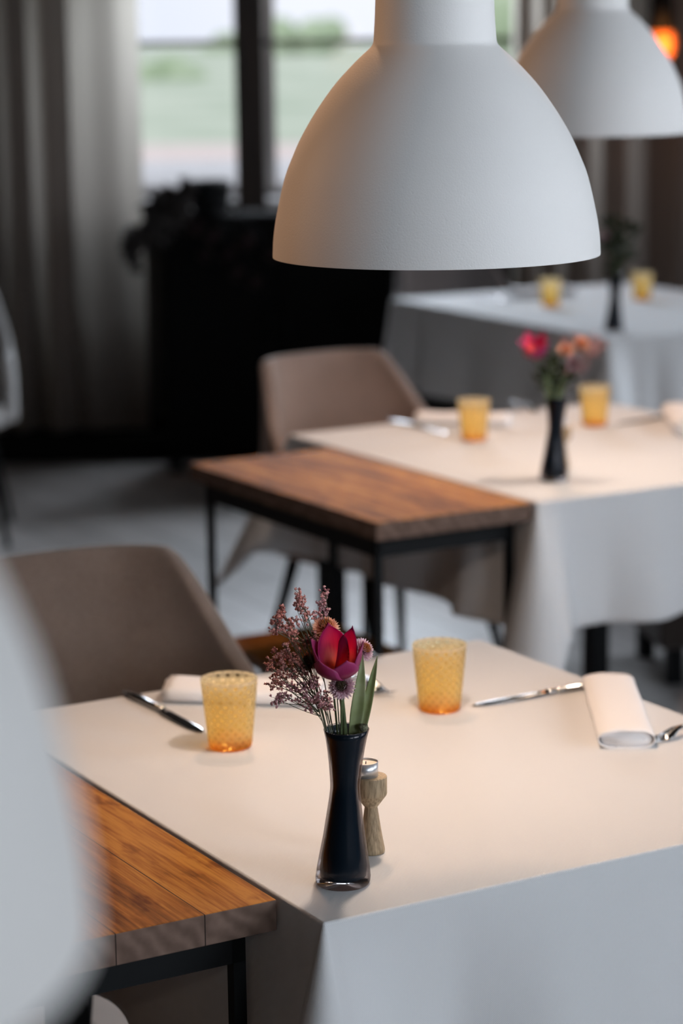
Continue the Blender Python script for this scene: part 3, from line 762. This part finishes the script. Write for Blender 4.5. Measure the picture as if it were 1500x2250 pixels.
def stem_pts(c, root):
    rim = Vector((root.x + max(-.011, min(.011, (c.x - root.x) * .35)), root.y + max(-.009, min(.009, (c.y - root.y) * .35)), ZT + .166))
    up_ = bez(c, Vector((rim.x * .6 + c.x * .4, rim.y * .6 + c.y * .4, rim.z * .5 + c.z * .5)), rim, 8)
    return [p - c for p in up_] + [(rim + (Vector((root.x, root.y, ZT + .09)) - rim) * q) - c for q in (.5, 1)]
def flower_stem(t, pts, r, mt='stem', name='stem', rel=Vector((0, 0, 0))):
    return MB().tube([Vector(p) - rel for p in pts], r, 8).build(name, mt, t)
def petal(mb, axis, phi, L, R, width, openv, tipz=1.0, n=14, mpt=0.55, point_=1.0):
    """cupped petal around +axis; phi azimuth; R cup radius"""
    ax = axis.normalized(); e1 = ax.orthogonal().normalized() if abs(ax.z) < .9 else Vector((1, 0, 0)); e1 = (e1 - ax * e1.dot(ax)).normalized(); e2 = ax.cross(e1)
    V = []; F = []; U = []; K = 8
    for i in range(n + 1):
        v = i / n
        r = R * (math.sin(min(1, v / .62) * PI / 2) ** .8) + openv * (max(0, v - .5) ** 1.5) * L
        h = L * (.10 * v + .90 * v ** 1.25)
        wv = width * (math.sin(PI * (v * .76 + .08)) ** .55 if v < .999 else 0) * (1 - .1 * v)
        if v > .72: wv *= (1 - ((v - .72) / .28) ** 1.8) ** .8 if v < 1 else 0
        for k in range(K + 1):
            u = -1 + 2 * k / K; rr = max(r, .004); da = u * wv / max(rr, R * .5)
            rr2 = r * (1 - .06 * u * u)
            V.append(ax * (h - .004 * u * u * v) + (e1 * math.cos(phi + da) + e2 * math.sin(phi + da)) * rr2); U.append((.5 + u * .5, v))
    for i in range(n):
        for k in range(K): F.append((i * (K + 1) + k, i * (K + 1) + k + 1, (i + 1) * (K + 1) + k + 1, (i + 1) * (K + 1) + k))
    mb.add(V, F, U)
def make_tulip(label, base, axis, root, leaves, scale=1.0, opened=0.0, group=None):
    base = Vector(base); t = thing('tulip', label, 'flower', base, 0, group)
    ax = Vector(axis)
    spec = [(112, .0570, .0225, .0235, .00, 'tulip_in'), (40, .0540, .0214, .0195, .08, 'tulip_in'), (170, .0480, .0245, .0225, .20, 'tulip_out'),
            (-8, .0450, .0250, .0170, .26, 'tulip_out'), (-68, .0330, .0245, .0220, .10, 'tulip_out'), (-132, .0335, .0262, .0215, .20, 'tulip_out')]
    for ph, L, R, wd, op, mt in spec:
        mb = MB(); petal(mb, ax, rad(ph), L * scale, R * scale, wd * scale, op + opened)
        o = mb.build('petal', mt, t); solidify(o, .0005, 0)
    mid = Vector((root.x, root.y, root.z)) - base
    MB().tube(stem_pts(base, root), .0026 * scale, 10).build('stem', 'stem', t)
    for (b0, tip, wd, curl, nrm) in leaves:
        mb = MB(); leaf_blade(mb, Vector(b0) - base, Vector(tip) - base, wd, Vector(nrm), curl, 16, .22)
        o = mb.build('leaf', 'leaf', t); subsurf(o, 1); solidify(o, .0007, 0)
    return t
def make_mum(label, c, nrm, R, root, pm='mum', em='eye', rings=7, group=None, eye=.36, seed=0):
    c = Vector(c); t = thing('chrysanthemum', label, 'flower', c, 0, group); rnd = random.Random(seed)
    ax = Vector(nrm).normalized(); e1 = ax.orthogonal().normalized(); e2 = ax.cross(e1); mb = MB()
    for q in range(rings):
        f = q / (rings - 1); el = rad(78 - 88 * f)        # elevation of the petal over the disc plane
        Lp = R * (.45 + .50 * f); N = int(14 + 12 * f)
        for k in range(N):
            a = 2 * PI * (k + .5 * (q % 2)) / N + rnd.uniform(-.06, .06); e = el + rnd.uniform(-.12, .12)
            rdir = e1 * math.cos(a) + e2 * math.sin(a); tang = ax.cross(rdir).normalized()
            b = rdir * (R * (.20 + .12 * f)) - ax * (R * .18 * f)
            V = []; U = []; F = []; n = 4; L = Lp * rnd.uniform(.88, 1.06); wd = R * .21
            for i in range(n + 1):
                v = i / n; ee = e - .1 + .5 * (v - .3) * (1 - f * .6)
                p = b + (rdir * math.cos(ee) + ax * math.sin(ee)) * (L * .78 * v)
                ww = wd * (math.sin(PI * (.22 + .72 * v)) ** .7) * (.35 if i == n else 1)
                nn = tang.cross((p - b).normalized() if i else rdir)
                V += [p - tang * ww * .5 + nn * ww * .2, p, p + tang * ww * .5 + nn * ww * .2]; U += [(.3, v), (.5, v), (.7, v)]
            for i in range(n):
                for kk in range(2): F.append((i * 3 + kk, i * 3 + kk + 1, (i + 1) * 3 + kk + 1, (i + 1) * 3 + kk))
            mb.add(V, F, U)
    mb.build('petals', pm, t)
    ce = MB()
    for k in range(60):                                   # small inner florets
        rr = R * eye * math.sqrt(k / 60); a = k * 2.39996; p = (e1 * math.cos(a) + e2 * math.sin(a)) * rr + ax * (R * (.30 - .18 * (rr / (R * eye)) ** 2))
        d = (ax + (e1 * math.cos(a) + e2 * math.sin(a)) * .5).normalized()
        ce.tube([p - d * R * .15, p + d * R * .08, p + d * R * .18], [R * .035, R * .05, R * .01], 5)
    ce.build('centre', em, t)
    mid = Vector(root) - c
    MB().tube(stem_pts(c, Vector(root)), .0012, 7).build('stem', 'stem', t)
    cal = MB(); cal.tube([-ax * R * .35, -ax * R * .12], [.0015, R * .3], 10); cal.build('calyx', 'stem', t)
    return t
def make_sprig(label, root, hubpt, targets, mt, seed, group='dried statice sprigs', size=.0046, nfl=13, R3=Vector((0, 0, 0))):
    rnd = random.Random(seed); root = Vector(root); t = thing('statice_sprig', label, 'flower', root, 0, group)
    st = MB(); hubpt = Vector(hubpt)
    main = bez(root, root * .45 + hubpt * .55 + Vector((0, 0, .012)), hubpt, 10); st.tube([p - root for p in main], [.0008 - .00004 * i for i in range(11)], 6)
    for c in targets:
        c = Vector(c); s = main[rnd.choice((5, 6, 7, 8, 9))]
        path = bez(s, s * .5 + c * .5 + Vector((rnd.uniform(-.004, .004), rnd.uniform(-.004, .004), -.003)), c, 7)
        st.tube([p - root for p in path], [.00042] * 6 + [.0003, .0003], 5)
        cl = MB(); dirc = (c - s).normalized()
        for k in range(nfl):
            q = rnd.uniform(-1, 1); p = c + dirc * q * size * 1.25 + Vector((rnd.gauss(0, 1), rnd.gauss(0, 1), rnd.gauss(0, 1))) * size * .40
            st.tube([c + dirc * (q - .5) * size - root, p - root], [.00028, .00022], 4, False)
            d = (dirc * .6 + Vector((rnd.gauss(0, 1), rnd.gauss(0, 1), rnd.gauss(0, 1))) * .6 + Vector((0, 0, .35))).normalized()
            L = rnd.uniform(.0016, .0027)
            cl.tube([p - root, p + d * L * .6 - root, p + d * L - root], [.0005, rnd.uniform(.0009, .0014), .0015], 6)
            e = d.orthogonal().normalized(); f = d.cross(e); tip = p + d * L
            for z in range(4):                             # tiny papery lobes
                a = z * PI / 2 + .4; o_ = e * math.cos(a) + f * math.sin(a); o2 = e * math.cos(a + .5) + f * math.sin(a + .5)
                cl.add([tip - root, tip + o_ * .0019 + d * .0006 - root, tip + o2 * .0019 + d * .0008 - root], [(0, 1, 2)])
        cl.build('floret_cluster', mt, t)
    st.build('stem', 'thin', t)
    return t

# ---- nearest table ----
V1 = Vector((-.004, 2.498, ZT))
make_vase('tall dark glass bud vase in front on the nearest table', V1)
make_tumbler('amber diamond-cut tumbler left of the vase on the nearest table', Vector((-.148, 3.017, ZT)))
make_tumbler('amber diamond-cut tumbler right of the vase on the nearest table', Vector((.130, 3.180, ZT)), rz=.3)
make_candle('turned pale wooden candle holder half behind the dark vase on the nearest table', 'white tealight on the candle holder of the nearest table', Vector((.0285, 2.597, ZT)))
make_knife('steel knife left of the nearest table, pointing behind the left tumbler', (-.307, 3.284), (-.181, 3.07))
make_knife('steel knife running under the right napkin of the nearest table', (.385, 3.300), (.167, 3.187))
make_napkin('rolled white napkin behind the left tumbler of the nearest table', (-.245, 3.262), (-.03, 3.225), .072)
make_napkin('rolled white napkin at the right of the nearest table, end towards us', (.362, 2.985), (.370, 3.275), .072, hgt=.022)
make_fork('steel fork lying at the right edge of the nearest table below the napkin', (.545, 3.11), (.360, 2.985))
make_fork('upper steel fork behind the flowers on the nearest table', (-.02, 3.62), (.090, 3.325))
make_fork('lower steel fork behind the flowers on the nearest table', (-.02, 3.42), (.062, 3.24))

def PX(px, py, y=2.5): return at_y(px, py, y)
rootc = Vector((.0, 2.498, .80))
lv1 = (PX(772, 1640), PX(797, 1438, 2.492), .0165, .05, (0.15, -1, 0))
lv2 = (PX(784, 1650, 2.50), PX(829, 1440, 2.50), .0120, -.03, (-.2, -1, 0))
lv3 = (PX(772, 1470, 2.53), PX(775, 1376, 2.535), .006, .05, (0, -1, 0))
make_tulip('magenta tulip with orange heart in the nearest vase', PX(745, 1490, 2.485), (-.05, -.22, 1), Vector((.004, 2.500, .80)), [lv1, lv2, lv3])
make_mum('apricot chrysanthemum above and left of the tulip in the nearest vase', PX(716, 1374, 2.515), (.10, -.55, 1), .0150, Vector((-.002, 2.505, .82)), 'mumo', 'eye', seed=1)
make_mum('mauve chrysanthemum with dark centre below the tulip in the nearest vase', PX(750, 1507, 2.478), (-.10, -1, .45), .0148, Vector((-.004, 2.492, .82)), 'mum', 'eyed', seed=2)
make_mum('pink chrysanthemum with rusty centre right of the tulip in the nearest vase', PX(801, 1425, 2.505), (.65, -.60, .55), .0135, Vector((.006, 2.502, .82)), 'mum', 'eye', seed=3)
make_mum('dark rust chrysanthemum tucked behind the left of the tulip in the nearest vase', PX(676, 1452, 2.505), (-.75, -.5, .25), .0125, Vector((-.008, 2.500, .82)), 'mumd', 'eyed', seed=4)
b = thing('flower_bud', 'small withered bud at the right rim of the nearest vase', 'flower bud', PX(798, 1600, 2.487))
MB().lathe([(0, -.0045), (.0035, -.003), (.0052, .0005), (.0048, .0035), (.0030, .0045), (.0010, .0030), (0, .0032)], 20).build('head', 'bud', b)
MB().tube([(0, 0, -.003), (-.006, .004, -.03)], .001, 6).build('stem', 'stem', b)

Z = lambda l, y=2.5: [PX(a, c, y + random.uniform(-.012, .012)) for a, c in l]
sr = lambda dx, dy=0: Vector((dx * .8 - .001, 2.500 + dy, .895))
make_sprig('upper dried statice sprig left of the apricot chrysanthemum in the nearest vase', sr(-.010, .004), PX(690, 1385), Z([(657, 1305), (655, 1317), (662, 1319), (660, 1335), (650, 1333), (666, 1330), (668, 1362), (676, 1357)]), 'statice', 11, group=None, size=.0048)
make_sprig('tallest dried statice sprig above the apricot chrysanthemum in the nearest vase', sr(-.004, .008), PX(728, 1370, 2.52), Z([(716, 1306), (712, 1316), (706, 1330), (708, 1342), (702, 1352), (697, 1360), (716, 1340)], 2.52), 'statice2', 12, group=None, size=.0045)
make_sprig('dried statice sprig arching to upper left in the nearest vase', sr(-.012), PX(668, 1395), Z([(621, 1341), (610, 1353), (626, 1357), (608, 1373), (618, 1368), (636, 1373), (653, 1368), (644, 1379), (635, 1389), (625, 1388), (604, 1384)]), 'statice', 13, group=None)
make_sprig('bushy dried statice sprig at mid left in the nearest vase', sr(-.014, -.003), PX(672, 1470), Z([(646, 1400), (642, 1413), (628, 1425), (655, 1426), (610, 1439), (626, 1442), (603, 1455), (618, 1452), (648, 1455), (640, 1436), (635, 1449), (662, 1459), (612, 1447), (680, 1407), (673, 1416), (690, 1398)]), 'statice', 14, group=None)
make_sprig('widest dried statice sprig reaching to the far left in the nearest vase', sr(-.015, -.006), PX(675, 1500), Z([(596, 1468), (602, 1472), (621, 1468), (642, 1475), (660, 1470), (604, 1494), (598, 1507), (612, 1500), (626, 1491), (640, 1486), (669, 1480), (632, 1478), (618, 1486), (652, 1466), (610, 1505)]), 'statice', 15, group=None)
make_sprig('lowest dried statice sprig at the left of the nearest vase', sr(-.016, -.008), PX(690, 1540), Z([(639, 1516), (657, 1518), (666, 1507), (682, 1499), (687, 1506), (612, 1536), (628, 1528), (620, 1531), (607, 1544), (657, 1541), (648, 1513), (680, 1545), (676, 1558), (672, 1530), (694, 1500)], 2.49), 'statice2', 16, group=None)
make_sprig('short dried statice sprig below the tulip in the nearest vase', sr(-.010, -.010), PX(712, 1552, 2.485), Z([(704, 1534), (712, 1540), (718, 1530), (722, 1546), (708, 1550), (700, 1546), (724, 1555)], 2.482), 'statice2', 17, group=None, size=.0042)

# ---- middle table: same setting again ----
def setting(V, near, dy=0, extra=True, g2=None, g1=None):
    pass
V2 = Vector((.438, 4.901, ZT)); S2 = V2 - V1
make_vase('dark glass bud vase on the middle table', V2)
make_tumbler('amber tumbler left of the vase on the middle table', Vector((.303, 5.419, ZT)))
make_tumbler('amber tumbler right of the vase on the middle table', Vector((.596, 5.603, ZT)))
make_candle('wooden candle holder peeking out behind the vase of the middle table', 'tealight hidden behind the vase of the middle table', V2 + Vector((.030, .13, 0)))
make_knife('steel knife on the left of the middle table', (.115, 5.70), (.275, 5.47))
make_napkin('rolled white napkin behind the left tumbler of the middle table', (.182, 5.67), (.40, 5.63), .08)
make_napkin('rolled napkin just showing at the right edge on the middle table', (.795, 5.42), (.803, 5.70), .074, hgt=.036)
make_knife('steel knife between the right tumbler and right napkin of the middle table', (.84, 5.74), (.64, 5.60))
make_fork('steel fork behind the vase on the middle table', (.43, 5.98), (.50, 5.74))
def PV(V, dpx, dpy, y):      # offset from a vase rim in px of its own distance
    return Vector((V.x + dpx / FPX * y, y, V.z + .172 - dpy / FPX * y))
r2 = V2 + Vector((0, 0, .05))
y2 = 4.9
lvs = [(V2 + Vector((-.005, 0, .13)), PV(V2, -18, -55, y2), .018, .05, (0, -1, 0)), (V2 + Vector((0, .01, .13)), PV(V2, -5, -85, y2), .016, .02, (0, -1, 0)), (V2 + Vector((.003, 0, .13)), PV(V2, 22, -50, y2), .016, .05, (0, -1, 0))]
make_tulip('wide open bright magenta tulip on the middle table', PV(V2, -40, -85, y2), (-.12, -.1, 1), r2, lvs, 1.0, .45)
make_mum('apricot chrysanthemum beside the magenta tulip on the middle table', PV(V2, 25, -108, y2), (-.2, -.8, .6), .017, r2 + Vector((0, 0, .05)), 'mumo', 'eye', seed=6)
make_mum('pink chrysanthemum highest at right in the vase of the middle table', PV(V2, 62, -120, y2), (.3, -.8, .6), .018, r2 + Vector((0, 0, .05)), 'mumo', 'eye', seed=7)
make_mum('mauve chrysanthemum lowest at right in the vase of the middle table', PV(V2, 45, -76, y2), (.3, -.9, .2), .017, r2 + Vector((0, 0, .05)), 'mum', 'eyed', seed=8)
make_sprig('dried pink statice sprig at right in the vase of the middle table', V2 + Vector((.008, 0, .13)), PV(V2, 35, -60, y2), [PV(V2, a, c_, y2 + random.uniform(-.02, .02)) for a, c_ in ((95, -122), (88, -112), (100, -108), (78, -128), (80, -100), (72, -90), (66, -68), (60, -60), (30, -45), (20, -125), (50, -132), (90, -96))], 'statice2', 21, None, .010, 22)
fo = thing('foliage_sprig', 'dark green leafy sprig in the vase of the middle table', 'foliage', V2 + Vector((0, 0, .13)))
def foliage(fo, pts, V, y, sz, seed):
    rnd = random.Random(seed); st = MB(); lf = MB(); o = Vector(fo.location)
    for a, c_ in pts:
        p = PV(V, a, c_, y); st.tube([q - o for q in bez(o, (o + p) / 2 + Vector((0, 0, .01)), p, 6)], .0012, 6)
        for k in range(7):
            d = Vector((rnd.uniform(-1, 1), rnd.uniform(-1, 1), rnd.uniform(-.2, 1))).normalized()
            leaf_blade(lf, p - o, p - o + d * sz, sz * .45, d.orthogonal())
    lf.build('leaves', 'foliage', fo); st.build('stem', 'stem', fo)
foliage(fo, ((-22, -45), (-8, -62), (10, -55), (25, -35), (-15, -25), (12, -25), (-2, -80)), V2, y2, .030, 3)

# ---- farthest table ----
V3 = Vector((.847, 7.431, ZT)); y3 = 7.431
make_vase('dark glass bud vase on the farthest table', V3)
make_tumbler('amber tumbler left on the farthest table', Vector((.715, 8.15, ZT)))
make_tumbler('amber tumbler right of the vase on the farthest table', Vector((1.045, 8.32, ZT)))
make_napkin('rolled white napkin behind the left tumbler of the farthest table', (.60, 8.42), (.82, 8.47), .09, hgt=.035)
make_fork('steel fork left of the tumblers on the farthest table', (.47, 8.45), (.62, 8.27))
make_mum('small pink chrysanthemum in the vase of the farthest table', PV(V3, -24, -86, y3), (-.5, -.8, .3), .016, V3 + Vector((0, 0, .1)), 'mum', 'eye', seed=9)
fo3 = thing('foliage_sprig', 'dark green leafy bunch in the vase of the farthest table', 'foliage', V3 + Vector((0, 0, .13)))
foliage(fo3, ((-20, -60), (-5, -85), (8, -60), (20, -100), (28, -70), (30, -40), (5, -35), (-12, -110), (38, -90), (0, -20)), V3, y3, .045, 5)
